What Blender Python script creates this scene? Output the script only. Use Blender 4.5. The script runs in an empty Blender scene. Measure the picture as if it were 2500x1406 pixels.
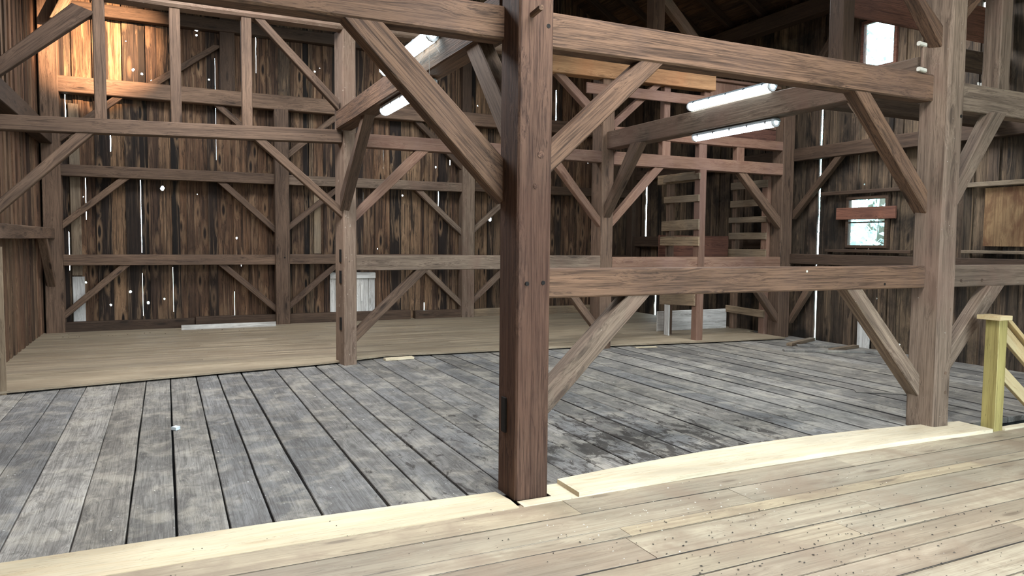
import bpy, math, random
from mathutils import Vector, Matrix
S = bpy.context.scene
COL = S.collection
random.seed(11)
V = Vector

# ------------------------------------------------------------------ camera
cam = bpy.data.cameras.new('camera'); cam.sensor_width = 36; cam.sensor_fit = 'HORIZONTAL'
cam.lens = 1780.64 / 2500 * 36; cam.clip_end = 300
co = bpy.data.objects.new('camera', cam); COL.objects.link(co)
R = Matrix(((0.9031790, 0.0185453, -0.4288634), (-0.4291579, 0.0612360, -0.9011513), (0.0095498, 0.9979510, 0.0632659)))
co.matrix_world = Matrix.Translation((0, 0, 1.6)) @ R.to_4x4()
S.camera = co
# ------------------------------------------------------------------ world, lights, exposure
W = bpy.data.worlds.new('World'); S.world = W; W.use_nodes = True
nt = W.node_tree; bg = nt.nodes['Background']
bg.inputs[0].default_value = (0.72, 0.90, 1.0, 1); bg.inputs[1].default_value = 10.0
S.view_settings.view_transform = 'Standard'; S.view_settings.look = 'None'; S.view_settings.gamma = 1
S.view_settings.exposure = 0.85; S.view_settings.use_curve_mapping = False
def area(name, loc, target, sx, sy, power, color, spread=180):
    l = bpy.data.lights.new(name, 'AREA'); l.shape = 'RECTANGLE'; l.size = sx; l.size_y = sy
    l.energy = power; l.color = color; l.spread = math.radians(spread)
    o = bpy.data.objects.new(name, l); COL.objects.link(o); o.location = loc
    o.rotation_euler = (V(target) - V(loc)).to_track_quat('-Z', 'Y').to_euler(); return o
def spot(name, loc, target, power, color, ang, blend=.5, size=.1):
    l = bpy.data.lights.new(name, 'SPOT'); l.energy = power; l.color = color
    l.spot_size = math.radians(ang); l.spot_blend = blend; l.shadow_soft_size = size
    o = bpy.data.objects.new(name, l); COL.objects.link(o); o.location = loc
    o.rotation_euler = (V(target) - V(loc)).to_track_quat('-Z', 'Y').to_euler(); return o
area('unseen_rear_fill', (4.2, -3.6, 2.2), (4.2, 4, 1.3), 4.5, 3.6, 68, (0.90, 0.96, 1.0))  # unseen fill added behind the camera for general daylight
area('front_bay_fill', (3.0, 2.3, 5.0), (3.0, 2.2, 0), 3.0, 1.4, 245, (0.95, 0.98, 1.0))  # unseen overhead area light added, standing in for likely further fixtures
area('middle_bay_fill', (0.6, 7.2, 4.9), (0.6, 7.4, 0), 1.6, 2.0, 170, (0.95, 0.97, 1.0))  # area light added near the lamps to carry much of their light
area('back_bay_fill', (0.3, 11.6, 5.0), (0.3, 12.4, 1), 2.5, 1.0, 72, (0.93, 0.97, 1.0))  # unseen fill added to brighten the left part of the back bay
area('centre_back_bay_fill', (4.2, 11.4, 4.9), (4.2, 12.6, 1), 2.5, 1.0, 68, (0.93, 0.97, 1.0))  # second unseen fill added for the middle of the back bay
area('right_bay_fill', (7.6, 6.9, 4.9), (8.0, 6.6, 0), 1.6, 2.0, 150, (0.93, 0.97, 1.0))  # unseen fill added over the right bay to help the weak tubes
spot('sun_patch_spot_left', (3.4, 7.0, 5.9), (-1.0, 14.1, 4.75), 24000, (1.0, 0.64, 0.38), 15, 1.0, .05)  # spot added indoors to make the warm sunlit patch on the back wall
spot('added_warm_tie_spot', (5.0, 5.6, 4.7), (6.6, 9.3, 4.1), 42, (1.0, 0.62, 0.36), 42, .7, .08)  # unseen spot added to throw warm light on the tie beam
LAMP_POWER = 7.5

# ------------------------------------------------------------------ materials
def mat_new(name):
    m = bpy.data.materials.new(name); m.use_nodes = True
    n = m.node_tree.nodes; return m, n, m.node_tree.links, n['Principled BSDF']
def ramp(n, l, fac, stops, interp='LINEAR'):
    r = n.new('ShaderNodeValToRGB'); r.color_ramp.interpolation = interp
    e = r.color_ramp.elements
    while len(e) < len(stops): e.new(0.5)
    if len(stops) == 1: stops = [stops[0], (1.0, stops[0][1])]
    for i, (p, c) in enumerate(stops):
        e[i].position = p; e[i].color = (*(c if isinstance(c, (tuple, list)) else (c, c, c)), 1)
    l.new(fac, r.inputs[0]); return r.outputs[0]
def mixc(n, l, fac, a, b, mode='MIX'):
    m = n.new('ShaderNodeMix'); m.data_type = 'RGBA'; m.blend_type = mode
    for s, v in ((0, fac), (6, a), (7, b)):
        if isinstance(v, (int, float)): m.inputs[s].default_value = v
        elif isinstance(v, (tuple, list)): m.inputs[s].default_value = (*v, 1)
        else: l.new(v, m.inputs[s])
    return m.outputs[2]
def vscale(n, l, v, s):
    m = n.new('ShaderNodeVectorMath'); m.operation = 'MULTIPLY'; m.inputs[1].default_value = s
    l.new(v, m.inputs[0]); return m.outputs[0]
def noise(n, l, v, scale=1, detail=4, rough=.55, dist=0):
    t = n.new('ShaderNodeTexNoise'); t.inputs['Scale'].default_value = scale; t.inputs['Detail'].default_value = detail
    t.inputs['Roughness'].default_value = rough; t.inputs['Distortion'].default_value = dist
    l.new(v, t.inputs['Vector']); return t.outputs['Fac']
def lin(c):
    return tuple((x / 255 / 12.92) if x / 255 <= .04045 else ((x / 255 + .055) / 1.055) ** 2.4 for x in c)
def wood(name, tones, dark=(40, 28, 20), grain=.55, knots=.6, stain=None, stain_amt=0., fibre=.5, rough=.75, bump=.35,
         stain_scale=1.2, specks=None, streak=0., stain2=None, spec=.25, damp=False, crack=.45, halo=0.):
    """tones: sRGB colours picked by the per-piece tone value; grain runs along gp.x"""
    m, n, l, b = mat_new(name)
    at = n.new('ShaderNodeAttribute'); at.attribute_name = 'gp'; gp = at.outputs['Vector']
    ab = n.new('ShaderNodeAttribute'); ab.attribute_name = 'tone'; tone = ab.outputs['Fac']
    k = len(tones)
    base = ramp(n, l, tone, [((i + .5) / k if k > 1 else .5, lin(c)) for i, c in enumerate(tones)])
    # knots
    vo = n.new('ShaderNodeTexVoronoi'); vo.inputs['Scale'].default_value = 1.0; vo.inputs['Randomness'].default_value = 1.0
    l.new(vscale(n, l, gp, (1.5, 6.5, 6.5)), vo.inputs['Vector'])
    kd = vo.outputs['Distance']
    knot = ramp(n, l, kd, [(0.0, 1), (.09, 1), (.15, .25), (.30, 0)])
    # warp gp by the knots so the grain flows round them
    wv = n.new('ShaderNodeMath'); wv.operation = 'MULTIPLY'; wv.inputs[1].default_value = .05
    kr = ramp(n, l, kd, [(0, 1), (.45, 0)]); l.new(kr, wv.inputs[0])
    cx = n.new('ShaderNodeCombineXYZ'); l.new(wv.outputs[0], cx.inputs[1]); l.new(wv.outputs[0], cx.inputs[2])
    ad = n.new('ShaderNodeVectorMath'); l.new(gp, ad.inputs[0]); l.new(cx.outputs[0], ad.inputs[1]); g2 = ad.outputs[0]
    g_mid = noise(n, l, vscale(n, l, g2, (.7, 25, 25)), 1, 6, .68, .6)
    g_fine = noise(n, l, vscale(n, l, g2, (3.5, 110, 110)), 1, 4, .65)
    g_big = noise(n, l, vscale(n, l, gp, (.8, 2.4, 2.4)), 1, 4, .55)
    dk = lin(dark)
    f1 = ramp(n, l, g_mid, [(.38, grain), (.48, .15), (.56, 0)])
    c = mixc(n, l, f1, base, dk)
    f2 = ramp(n, l, g_fine, [(.36, fibre), (.52, 0)])
    c = mixc(n, l, f2, c, dk)
    c2 = mixc(n, l, 1.0, c, ramp(n, l, g_big, [(.3, (.70, .68, .66)), (.7, (1.25, 1.22, 1.18))]), 'MULTIPLY')
    if streak:
        g_st = noise(n, l, vscale(n, l, g2, (.55, 13, 13)), 1, 5, .62, 1.1)
        c2 = mixc(n, l, ramp(n, l, g_st, [(.55, 0), (.72, streak)]), c2, lin((168, 138, 108)))
        c2 = mixc(n, l, ramp(n, l, g_st, [(.36, streak * 1.3), (.45, 0)]), c2, lin((16, 11, 9)))
    if crack:
        g_ck = noise(n, l, vscale(n, l, g2, (.45, 17, 17)), 1, 5, .6, .8)
        c2 = mixc(n, l, ramp(n, l, g_ck, [(.491, 0), (.498, crack), (.502, crack), (.509, 0)]), c2, tuple(x * .35 for x in dk))
    if halo:
        c2 = mixc(n, l, ramp(n, l, kd, [(.13, 0), (.20, halo), (.38, 0)]), c2, lin((158, 126, 96)))
    kf = n.new('ShaderNodeMath'); kf.operation = 'MULTIPLY'; kf.inputs[1].default_value = knots; l.new(knot, kf.inputs[0])
    c2 = mixc(n, l, kf.outputs[0], c2, tuple(x * .7 for x in dk))
    geo = n.new('ShaderNodeNewGeometry')
    if stain:
        s = noise(n, l, vscale(n, l, geo.outputs['Position'], (1, 1, .6)), stain_scale, 6, .62, .4)
        c2 = mixc(n, l, ramp(n, l, s, [(.48, 0), (.64, stain_amt)]), c2, lin(stain))
    if stain2:
        s = noise(n, l, vscale(n, l, geo.outputs['Position'], (1.3, .8, .6)), stain2[1], 8, .68, .8)
        c2 = mixc(n, l, ramp(n, l, s, [(.50, 0), (.60, stain2[2])]), c2, lin(stain2[0]))
    if damp:
        d = n.new('ShaderNodeVectorMath'); d.operation = 'DISTANCE'; d.inputs[1].default_value = (3.4, 4.7, 0)
        sc = vscale(n, l, geo.outputs['Position'], (1, 1, 0)); l.new(sc, d.inputs[0])
        near = ramp(n, l, d.outputs['Value'], [(0.0, .30), (1.0, 0)])
        nn_ = noise(n, l, vscale(n, l, geo.outputs['Position'], (3.2, 1.5, 1)), 2.6, 10, .74, .7)
        aa = n.new('ShaderNodeMath'); aa.operation = 'ADD'; l.new(nn_, aa.inputs[0])
        mr = n.new('ShaderNodeMapRange'); mr.inputs[1].default_value = .3; mr.inputs[2].default_value = 3.2; mr.inputs[3].default_value = .07; mr.inputs[4].default_value = -.10
        l.new(d.outputs['Value'], mr.inputs[0]); l.new(mr.outputs[0], aa.inputs[1])
        c2 = mixc(n, l, ramp(n, l, aa.outputs[0], [(.555, 0), (.60, .85)]), c2, lin((52, 47, 43)))
    if specks:
        s = noise(n, l, geo.outputs['Position'], specks[1], 2, .5)
        c2 = mixc(n, l, ramp(n, l, s, [(specks[2], 0), (specks[2] + .04, .8)]), c2, lin(specks[0]))
    l.new(c2, b.inputs['Base Color']); b.inputs['Roughness'].default_value = rough
    b.inputs['Specular IOR Level'].default_value = spec
    bp = n.new('ShaderNodeBump'); bp.inputs['Strength'].default_value = bump; bp.inputs['Distance'].default_value = .006
    h = n.new('ShaderNodeMath'); h.operation = 'ADD'; l.new(g_mid, h.inputs[0]); l.new(g_fine, h.inputs[1])
    l.new(h.outputs[0], bp.inputs['Height']); l.new(bp.outputs[0], b.inputs['Normal'])
    return m
def plain(name, col, rough=.6, metal=0, emit=None, strength=0):
    m, n, l, b = mat_new(name); b.inputs['Base Color'].default_value = (*lin(col), 1)
    b.inputs['Roughness'].default_value = rough; b.inputs['Metallic'].default_value = metal
    t = n.new('ShaderNodeTexCoord'); s = noise(n, l, t.outputs['Object'], 14, 4)
    l.new(mixc(n, l, 1.0, lin(col), ramp(n, l, s, [(.3, (.8, .8, .8)), (.7, (1.1, 1.1, 1.1))]), 'MULTIPLY'), b.inputs['Base Color'])
    if emit:
        b.inputs['Emission Color'].default_value = (*emit, 1); b.inputs['Emission Strength'].default_value = strength
    return m
M = {}
M['brown'] = wood('brown_timber', [(104, 80, 63), (114, 88, 70), (95, 73, 58)], (34, 22, 15), .72, .8, (82, 64, 55), .45, fibre=.65, bump=.6)
M['dark'] = wood('dark_brown_post', [(90, 67, 54), (96, 72, 59)], (40, 22, 14), .7, .6, (74, 48, 36), .4, fibre=.75, bump=.6)
M['red'] = wood('red_brown_timber', [(124, 98, 83), (134, 107, 90), (114, 91, 78)], (84, 52, 42), .35, .6, (120, 96, 90), .35)
M['greyt'] = wood('grey_brown_timber', [(122, 106, 92), (112, 96, 83)], (50, 38, 30), .55, .6, (108, 84, 72), .6, specks=((210, 205, 195), 60, .76))
M['rough'] = wood('rough_grey_timber', [(138, 118, 103)], (78, 60, 48), .4, .5, (112, 86, 72), .6, bump=.7, specks=((160, 145, 130), 25, .70))
M['frame'] = wood('wall_timber', [(102, 83, 69), (92, 74, 62), (116, 94, 78)], (40, 29, 22), .55, .8, (84, 68, 58), .4)
M['framed'] = wood('dark_wall_timber', [(72, 57, 46), (82, 65, 52)], (34, 25, 19), .5, .7, (62, 50, 42), .4)
M['orange'] = wood('orange_pine_timber', [(168, 130, 94)], (110, 78, 54), .5, .7, (160, 110, 74), .5)
M['bwall'] = wood('back_wall_boards', [(28, 22, 18), (56, 42, 33), (102, 76, 57), (116, 87, 65), (76, 57, 45), (136, 107, 81), (104, 88, 72), (44, 33, 27)],
                  (20, 13, 9), .75, .95, (40, 29, 23), .45, streak=.6, fibre=.6, bump=.6, crack=.8, halo=.45)
M['rwall'] = wood('right_wall_boards', [(70, 59, 48), (100, 84, 68), (46, 39, 33), (114, 97, 77), (84, 70, 58)],
                  (18, 13, 10), .75, .8, (16, 13, 11), .85, streak=.3, bump=.6, stain_scale=1.9)
M['lwall'] = wood('left_wall_boards', [(112, 84, 66), (134, 104, 82), (80, 60, 47), (122, 98, 78), (60, 45, 36)], (34, 23, 17), .7, .5, (80, 62, 50), .4, streak=.4, bump=.6)
M['roof'] = wood('roof_boards', [(84, 64, 48), (110, 82, 60), (68, 53, 43)], (16, 12, 10), .7, .6, (28, 22, 18), .5, streak=.2)
M['plank'] = wood('grey_floor_planks', [(128, 126, 122), (148, 145, 140), (112, 110, 107), (138, 133, 125), (120, 120, 120)], (58, 55, 53), .40, .30,
                  (182, 174, 158), .35, fibre=.5, stain_scale=3.4, stain2=((84, 80, 77), 6.5, .55), bump=.8, damp=True, specks=((210, 210, 206), 42, .72))
M['plankd'] = M['plank']
M['deck'] = wood('pine_floor_boards', [(160, 150, 131), (172, 161, 141), (149, 140, 124), (168, 154, 129), (156, 143, 125)], (112, 96, 80), .45, .7,
                 (132, 114, 96), .7, fibre=.2, bump=.2, specks=((224, 220, 212), 38, .74), stain_scale=1.9, rough=.55, spec=.4)
M['backdeck'] = wood('back_floor_boards', [(144, 133, 114), (154, 142, 122), (134, 124, 108)], (108, 86, 64), .35, .4,
                     (130, 114, 94), .5, fibre=.25, bump=.2, stain_scale=1.1, rough=.6)
M['newpine'] = wood('fresh_pine_board', [(198, 187, 162), (206, 196, 173)], (188, 162, 124), .3, .4, fibre=.15, bump=.15, rough=.5)
M['treated'] = wood('treated_pine_post', [(150, 138, 88)], (98, 84, 48), .8, .9, fibre=.2, bump=.15, rough=.5)
M['palewood'] = wood('pale_rail_wood', [(168, 150, 112), (184, 168, 132)], (168, 130, 80), .35, .5, fibre=.2, bump=.15)
M['white'] = wood('worn_white_paint', [(200, 200, 198), (214, 213, 210)], (110, 102, 94), .45, .5, (150, 146, 140), .5, fibre=.4)
M['weather'] = wood('weathered_rung_wood', [(146, 126, 102), (130, 114, 96)], (70, 56, 44), .5, .6, (106, 96, 84), .5)
M['ply'] = wood('stained_plywood', [(138, 112, 82)], (92, 66, 44), .5, .6, (82, 52, 34), .8, stain_scale=3.5)
M['panel'] = wood('red_brown_panel_board', [(112, 76, 62), (96, 66, 56), (124, 84, 68)], (40, 25, 20), .5, .5, (80, 56, 50), .4)
M['tube'] = plain('lit_fluorescent_diffuser', (240, 250, 255), .3, 0, (0.74, 0.93, 1.0), LAMP_POWER)
M['housing'] = plain('grey_lamp_housing', (150, 160, 165), .4)
M['clip'] = plain('steel_clip', (120, 125, 130), .35, .9)
M['cap'] = plain('white_end_cap', (225, 232, 236), .35)
M['wire'] = plain('dark_wire', (30, 26, 24), .5)
M['web'] = plain('cobweb_silk', (230, 232, 232), .5)
M['pellet'] = plain('dark_pellets', (34, 28, 24), .8)
M['chip'] = plain('pale_chips', (220, 214, 200), .8)
M['ceramic'] = plain('white_ceramic', (186, 182, 170), .4)
M['paper'] = plain('peeling_paper', (150, 148, 142), .8)
M['straw'] = plain('dry_straw', (128, 104, 66), .8)
M['black'] = wood('dark_peg_and_hole_shade', [(22, 18, 15)], (8, 6, 5), .5, .2)  # dark peg wood; also stands in for shade in mortises and underfloor
M['dirt_shade'] = plain('seam_dirt_and_gap_shade', (40, 36, 33), .95)  # packed seam dirt, doubling as the painted shade of open gaps
M['leaf'] = plain('green_leaves', (158, 200, 196), .6)
M['bark'] = plain('tree_bark', (90, 76, 62), .9)
M['ground'] = plain('outdoor_grass', (130, 136, 120), .9)
def glass():
    m, n, l, b = mat_new('old_window_glass'); b.inputs['Roughness'].default_value = .02
    tr = n.new('ShaderNodeBsdfTransparent'); gl = n.new('ShaderNodeBsdfGlossy'); gl.inputs['Roughness'].default_value = .03
    mx = n.new('ShaderNodeMixShader'); fr = n.new('ShaderNodeFresnel'); fr.inputs[0].default_value = 1.45
    l.new(fr.outputs[0], mx.inputs[0]); l.new(tr.outputs[0], mx.inputs[1]); l.new(gl.outputs[0], mx.inputs[2])
    tr.inputs[0].default_value = (.86, .97, 1, 1)
    l.new(mx.outputs[0], n['Material Output'].inputs[0]); return m
M['glass'] = glass()

# ------------------------------------------------------------------ mesh builder
class MB:
    def __init__(s): s.v = []; s.f = []; s.gp = []; s.tn = []
    def add(s, verts, faces, fr=None, tone=None, off=None):
        """fr = (origin, along, across, up) frame for the grain coordinates"""
        b = len(s.v); verts = [V(p) for p in verts]; s.v += verts
        if fr is None: fr = (V((0, 0, 0)), V((1, 0, 0)), V((0, 1, 0)), V((0, 0, 1)))
        o, a, c, u = fr; off = off or V((random.random() * 40, random.random() * 40, random.random() * 40))
        tone = random.random() if tone is None else tone
        g = [V(((p - o).dot(a), (p - o).dot(c), (p - o).dot(u))) + off for p in verts]
        for f in faces:
            s.f.append([i + b for i in f]); s.gp.append([g[i] for i in f]); s.tn.append(tone)
    def build(s, name, mat, parent=None, loc=None):
        me = bpy.data.meshes.new(name)
        o3 = V(loc) if loc is not None else V((0, 0, 0))
        me.from_pydata([tuple(p - o3) for p in s.v], [], s.f); me.validate(clean_customdata=False)
        if len(me.polygons) == len(s.f):
            a = me.attributes.new('gp', 'FLOAT_VECTOR', 'CORNER'); fl = [x for f in s.gp for p in f for x in p]
            a.data.foreach_set('vector', fl)
            t = me.attributes.new('tone', 'FLOAT', 'FACE'); t.data.foreach_set('value', s.tn)
        me.materials.append(mat); o = bpy.data.objects.new(name, me); COL.objects.link(o); o.location = o3
        if parent is not None:
            o.parent = parent; o.location = o3 - parent.location if loc is not None else -parent.location
        return o
def tag(o, label=None, cat=None, group=None, kind=None):
    if label: o['label'] = label
    if cat: o['category'] = cat
    if group: o['group'] = group
    if kind: o['kind'] = kind
    return o
def empty(name, loc):
    o = bpy.data.objects.new(name, None); COL.objects.link(o); o.location = loc; o.empty_display_size = .1; return o
def wob(amp, n=3):
    ps = [(random.uniform(.5, 4.5), random.uniform(0, 6.28), random.uniform(.3, 1)) for _ in range(n)]
    return lambda t: amp * sum(a * math.sin(f * t + p) for f, p, a in ps) / n
def loft(mb, q0, q1, seg=.3, ch=.008, amp=.004, tone=None, ends=True):
    q0 = [V(p) for p in q0]; q1 = [V(p) for p in q1]
    c0 = sum(q0, V()) / 4; c1 = sum(q1, V()) / 4; L = (c1 - c0).length; ax = (c1 - c0).normalized()
    e1 = (q0[1] - q0[0]); e1 -= ax * e1.dot(ax); e1 = e1.normalized() if e1.length > 1e-6 else ax.orthogonal().normalized()
    e2 = ax.cross(e1)
    n = max(1, int(round(L / seg)))
    W_ = [[wob(amp), wob(amp)] for _ in range(4)]
    vs = []; sec = []
    for i in range(n + 1):
        t = i / n; q = []
        for k in range(4):
            p = q0[k].lerp(q1[k], t)
            if 0 < i < n: p = p + e1 * W_[k][0](t * L) + e2 * W_[k][1](t * L)
            q.append(p)
        ring = []
        for k in range(4):
            p, a, b = q[k], q[k - 1], q[(k + 1) % 4]
            for o in (a, b):
                d = o - p; ring.append(p + d.normalized() * min(ch, d.length * .3))
        # order: a-side then b-side
        sec.append(len(vs)); vs += ring
    F = []
    for i in range(n):
        a, b = sec[i], sec[i + 1]
        for k in range(8): F.append([a + k, a + (k + 1) % 8, b + (k + 1) % 8, b + k])
    if ends:
        F.append([sec[0] + k for k in range(7, -1, -1)]); F.append([sec[n] + k for k in range(8)])
    # make outward facing
    nrm = (vs[1] - vs[0]).cross(vs[8] - vs[0]) if len(vs) > 8 else V()
    if nrm.dot((vs[0] + vs[1]) / 2 - c0) < 0: F = [f[::-1] for f in F]
    mb.add(vs, F, (c0, ax, e1, e2), tone)
    return c0
def Q(axis, c, a0, a1, b0, b1):
    if axis == 'x': return [(c, a0, b0), (c, a1, b0), (c, a1, b1), (c, a0, b1)]
    if axis == 'y': return [(a0, c, b0), (a1, c, b0), (a1, c, b1), (a0, c, b1)]
    return [(a0, b0, c), (a1, b0, c), (a1, b1, c), (a0, b1, c)]
def timber(name, q0, q1, mat, label=None, cat='beam', group=None, seg=.35, ch=.008, amp=.004, parent=None, tone=None):
    mb = MB(); c = loft(mb, q0, q1, seg, ch, amp, tone)
    o = mb.build(name, M[mat], parent, c)
    if parent is None: tag(o, label, cat, group)
    return o
def bX(name, x0, x1, y0, y1, z0, z1, mat, label=None, cat='beam', dz=0, **k):
    return timber(name, Q('x', x0, y0, y1, z0, z1), Q('x', x1, y0, y1, z0 + dz, z1 + dz), mat, label, cat, **k)
def bY(name, y0, y1, x0, x1, z0, z1, mat, label=None, cat='beam', **k):
    return timber(name, Q('y', y0, x0, x1, z0, z1), Q('y', y1, x0, x1, z0, z1), mat, label, cat, **k)
def pZ(name, z0, z1, foot, mat, label=None, cat='post', **k):
    """foot = (x0,x1,y0,y1) or four corner points"""
    if len(foot) == 4 and not isinstance(foot[0], tuple):
        x0, x1, y0, y1 = foot; foot = [(x0, y0), (x1, y0), (x1, y1), (x0, y1)]
    return timber(name, [(x, y, z0) for x, y in foot], [(x, y, z1) for x, y in foot], mat, label, cat, **k)
def brX(xp, za, zb, zm, xa, xb, y0, y1, mat, label, name='brace', **k):
    """brace lying in an XZ plane: from the post face x=xp (heights za..zb) to the beam face z=zm (xa..xb).
    za pairs with xa, zb with xb."""
    q0 = [(xp, y0, za), (xp, y1, za), (xp, y1, zb), (xp, y0, zb)]
    q1 = [(xa, y0, zm), (xa, y1, zm), (xb, y1, zm), (xb, y0, zm)]
    return timber(name, q0, q1, mat, label, 'brace', **k)
def brY(yp, za, zb, zm, ya, yb, x0, x1, mat, label, name='brace', **k):
    q0 = [(x0, yp, za), (x1, yp, za), (x1, yp, zb), (x0, yp, zb)]
    q1 = [(x0, ya, zm), (x1, ya, zm), (x1, yb, zm), (x0, yb, zm)]
    return timber(name, q0, q1, mat, label, 'brace', **k)

# ------------------------------------------------------------------ floors
def plank_floor(name, edges, y0f, y1f, z, th, mat, axis='y', gapf=None, joints=None, tones=None, wavy=.004, kind='structure'):
    mb = MB()
    for i in range(len(edges) - 1):
        a, b = edges[i], edges[i + 1]
        g = gapf(i) if gapf else .004
        ends = joints(i) if joints else []
        lo = y0f((a + b) / 2); hi = y1f((a + b) / 2)
        cuts = [lo] + [c for c in ends if lo < c < hi] + [hi]
        for j in range(len(cuts) - 1):
            s, e = cuts[j], cuts[j + 1] - (.003 if j < len(cuts) - 2 else 0)
            n = max(1, int((e - s) / .5)); w1, w2, w3, w4 = wob(wavy), wob(wavy), wob(.003), wob(.003)
            q = []; vs = []
            for k in range(n + 1):
                t = s + (e - s) * k / n
                l_ = a + g / 2 + w1(t); r_ = b - g / 2 + w2(t); zl = z + w3(t); zr = z + w4(t)
                ss = t; 
                for (u, zz) in ((l_, zl - th), (l_, zl - .004), (l_ + .005, zl), (r_ - .005, zr), (r_, zr - .004), (r_, zr - th)):
                    vs.append((u, ss, zz) if axis == 'y' else (ss, u, zz))
            F = []
            for k in range(n):
                p, r = k * 6, k * 6 + 6
                for c in range(6): F.append([p + c, p + (c + 1) % 6, r + (c + 1) % 6, r + c])
            F.append([5, 4, 3, 2, 1, 0]); F.append([n * 6 + c for c in range(6)])
            if axis == 'y': F = [f[::-1] for f in F]
            al, ac = (V((0, 1, 0)), V((1, 0, 0))) if axis == 'y' else (V((1, 0, 0)), V((0, 1, 0)))
            mb.add(vs, F, (V((0, 0, 0)), al, ac, V((0, 0, 1))), None)
    return tag(mb.build(name, mat), kind=kind)
DE = [(-1.8, 8.75), (-1.5, 8.80), (-.34, 9.0), (1.0, 9.22), (2.0, 9.40), (2.35, 9.55), (2.7, 9.66), (4.35, 9.55), (6.0, 9.40), (6.63, 9.31), (7.8, 9.16), (9.25, 9.04), (9.9, 9.0)]
def deck_edge(x):
    for (a, b), (c, d) in zip(DE, DE[1:]):
        if a <= x <= c: return b + (d - b) * (x - a) / (c - a)
    return DE[0][1] if x < DE[0][0] else DE[-1][1]
ge = [-1.85, -1.32, -1.03, -.79, -.47, -.22, .03, .30, .53, .80, 1.20, 1.46, 1.70, 1.99, 2.26, 2.50, 2.78, 3.04, 3.34, 3.62, 3.92, 4.20, 4.52, 4.88, 5.16, 5.50, 5.90, 6.20, 6.50, 6.85, 7.12, 7.45, 7.72, 8.05, 8.4, 8.72, 9.05, 9.35, 9.6, 9.87]
bigs = {18: .010, 20: .008, 22: .014, 23: .010, 25: .012, 26: .018, 28: .014, 29: .010, 30: .016, 32: .014, 5: .016, 7: .012, 8: .014, 9: .02, 11: .014, 12: .02, 14: .012, 17: .024, 21: .01, 24: .016, 27: .02, 31: .012}
plank_floor('floor', ge, lambda x: 4.10, lambda x: 10.2, 0, .05, M['plank'], 'y', lambda i: (1.6 if i > 17 else 1.1) * bigs.get(i, random.choice([.005, .007, .009])),
            lambda i: [7.2] if i in (21, 26, 30, 35) else [], wavy=.006)
mb = MB(); rs_ = random.Random(2)  # dark strips: packed dirt, also painting shade into the lit plank gaps
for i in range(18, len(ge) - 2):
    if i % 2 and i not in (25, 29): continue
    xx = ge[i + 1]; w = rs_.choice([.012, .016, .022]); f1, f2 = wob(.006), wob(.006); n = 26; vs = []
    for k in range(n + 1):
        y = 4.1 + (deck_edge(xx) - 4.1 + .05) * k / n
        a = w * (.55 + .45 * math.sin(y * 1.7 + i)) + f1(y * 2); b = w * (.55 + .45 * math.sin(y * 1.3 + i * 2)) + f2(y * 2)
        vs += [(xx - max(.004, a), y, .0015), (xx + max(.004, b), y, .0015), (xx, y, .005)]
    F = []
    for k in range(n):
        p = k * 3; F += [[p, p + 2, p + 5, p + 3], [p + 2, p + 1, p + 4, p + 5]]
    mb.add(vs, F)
for yy, w in ((3.62, .004), (3.23, .004), (2.94, .005), (2.71, .0035), (2.30, .005), (2.08, .003), (1.66, .004), (3.36, .0018), (2.50, .002)):  # dark strips painted in as the shade of the front board gaps
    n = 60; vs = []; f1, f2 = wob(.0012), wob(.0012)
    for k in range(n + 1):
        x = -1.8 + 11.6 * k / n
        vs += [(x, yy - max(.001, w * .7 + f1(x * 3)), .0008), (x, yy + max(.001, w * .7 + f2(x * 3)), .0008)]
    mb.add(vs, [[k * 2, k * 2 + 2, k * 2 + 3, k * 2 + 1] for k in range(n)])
tag(mb.build('floor_seam_dirt_shade', M['dirt_shade']), kind='structure')
fe = [-3.0, -2.75, -2.5, -2.2, -1.95, -1.7, -1.42, -1.15, -.9, -.62, -.38, -.1, .15, .42, .66, .93, 1.2, 1.44, 1.66, 1.87, 2.08, 2.30, 2.50, 2.71, 2.94, 3.23, 3.36, 3.62, 3.905]
rj = random.Random(5)
plank_floor('floor_front', fe, lambda y: -1.85, lambda y: 9.87, 0, .03, M['deck'], 'x', lambda i: rj.choice([.003, .006, .009]),
            lambda i: ([2.28, 5.4] if i == 25 else [.10, 3.3, 6.3] if i == 26 else [2.2, 4.5, 6.9] if i == 27 else [rj.uniform(-1, 2.5), rj.uniform(2.6, 5), rj.uniform(5.2, 8)]), wavy=.0015)
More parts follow.
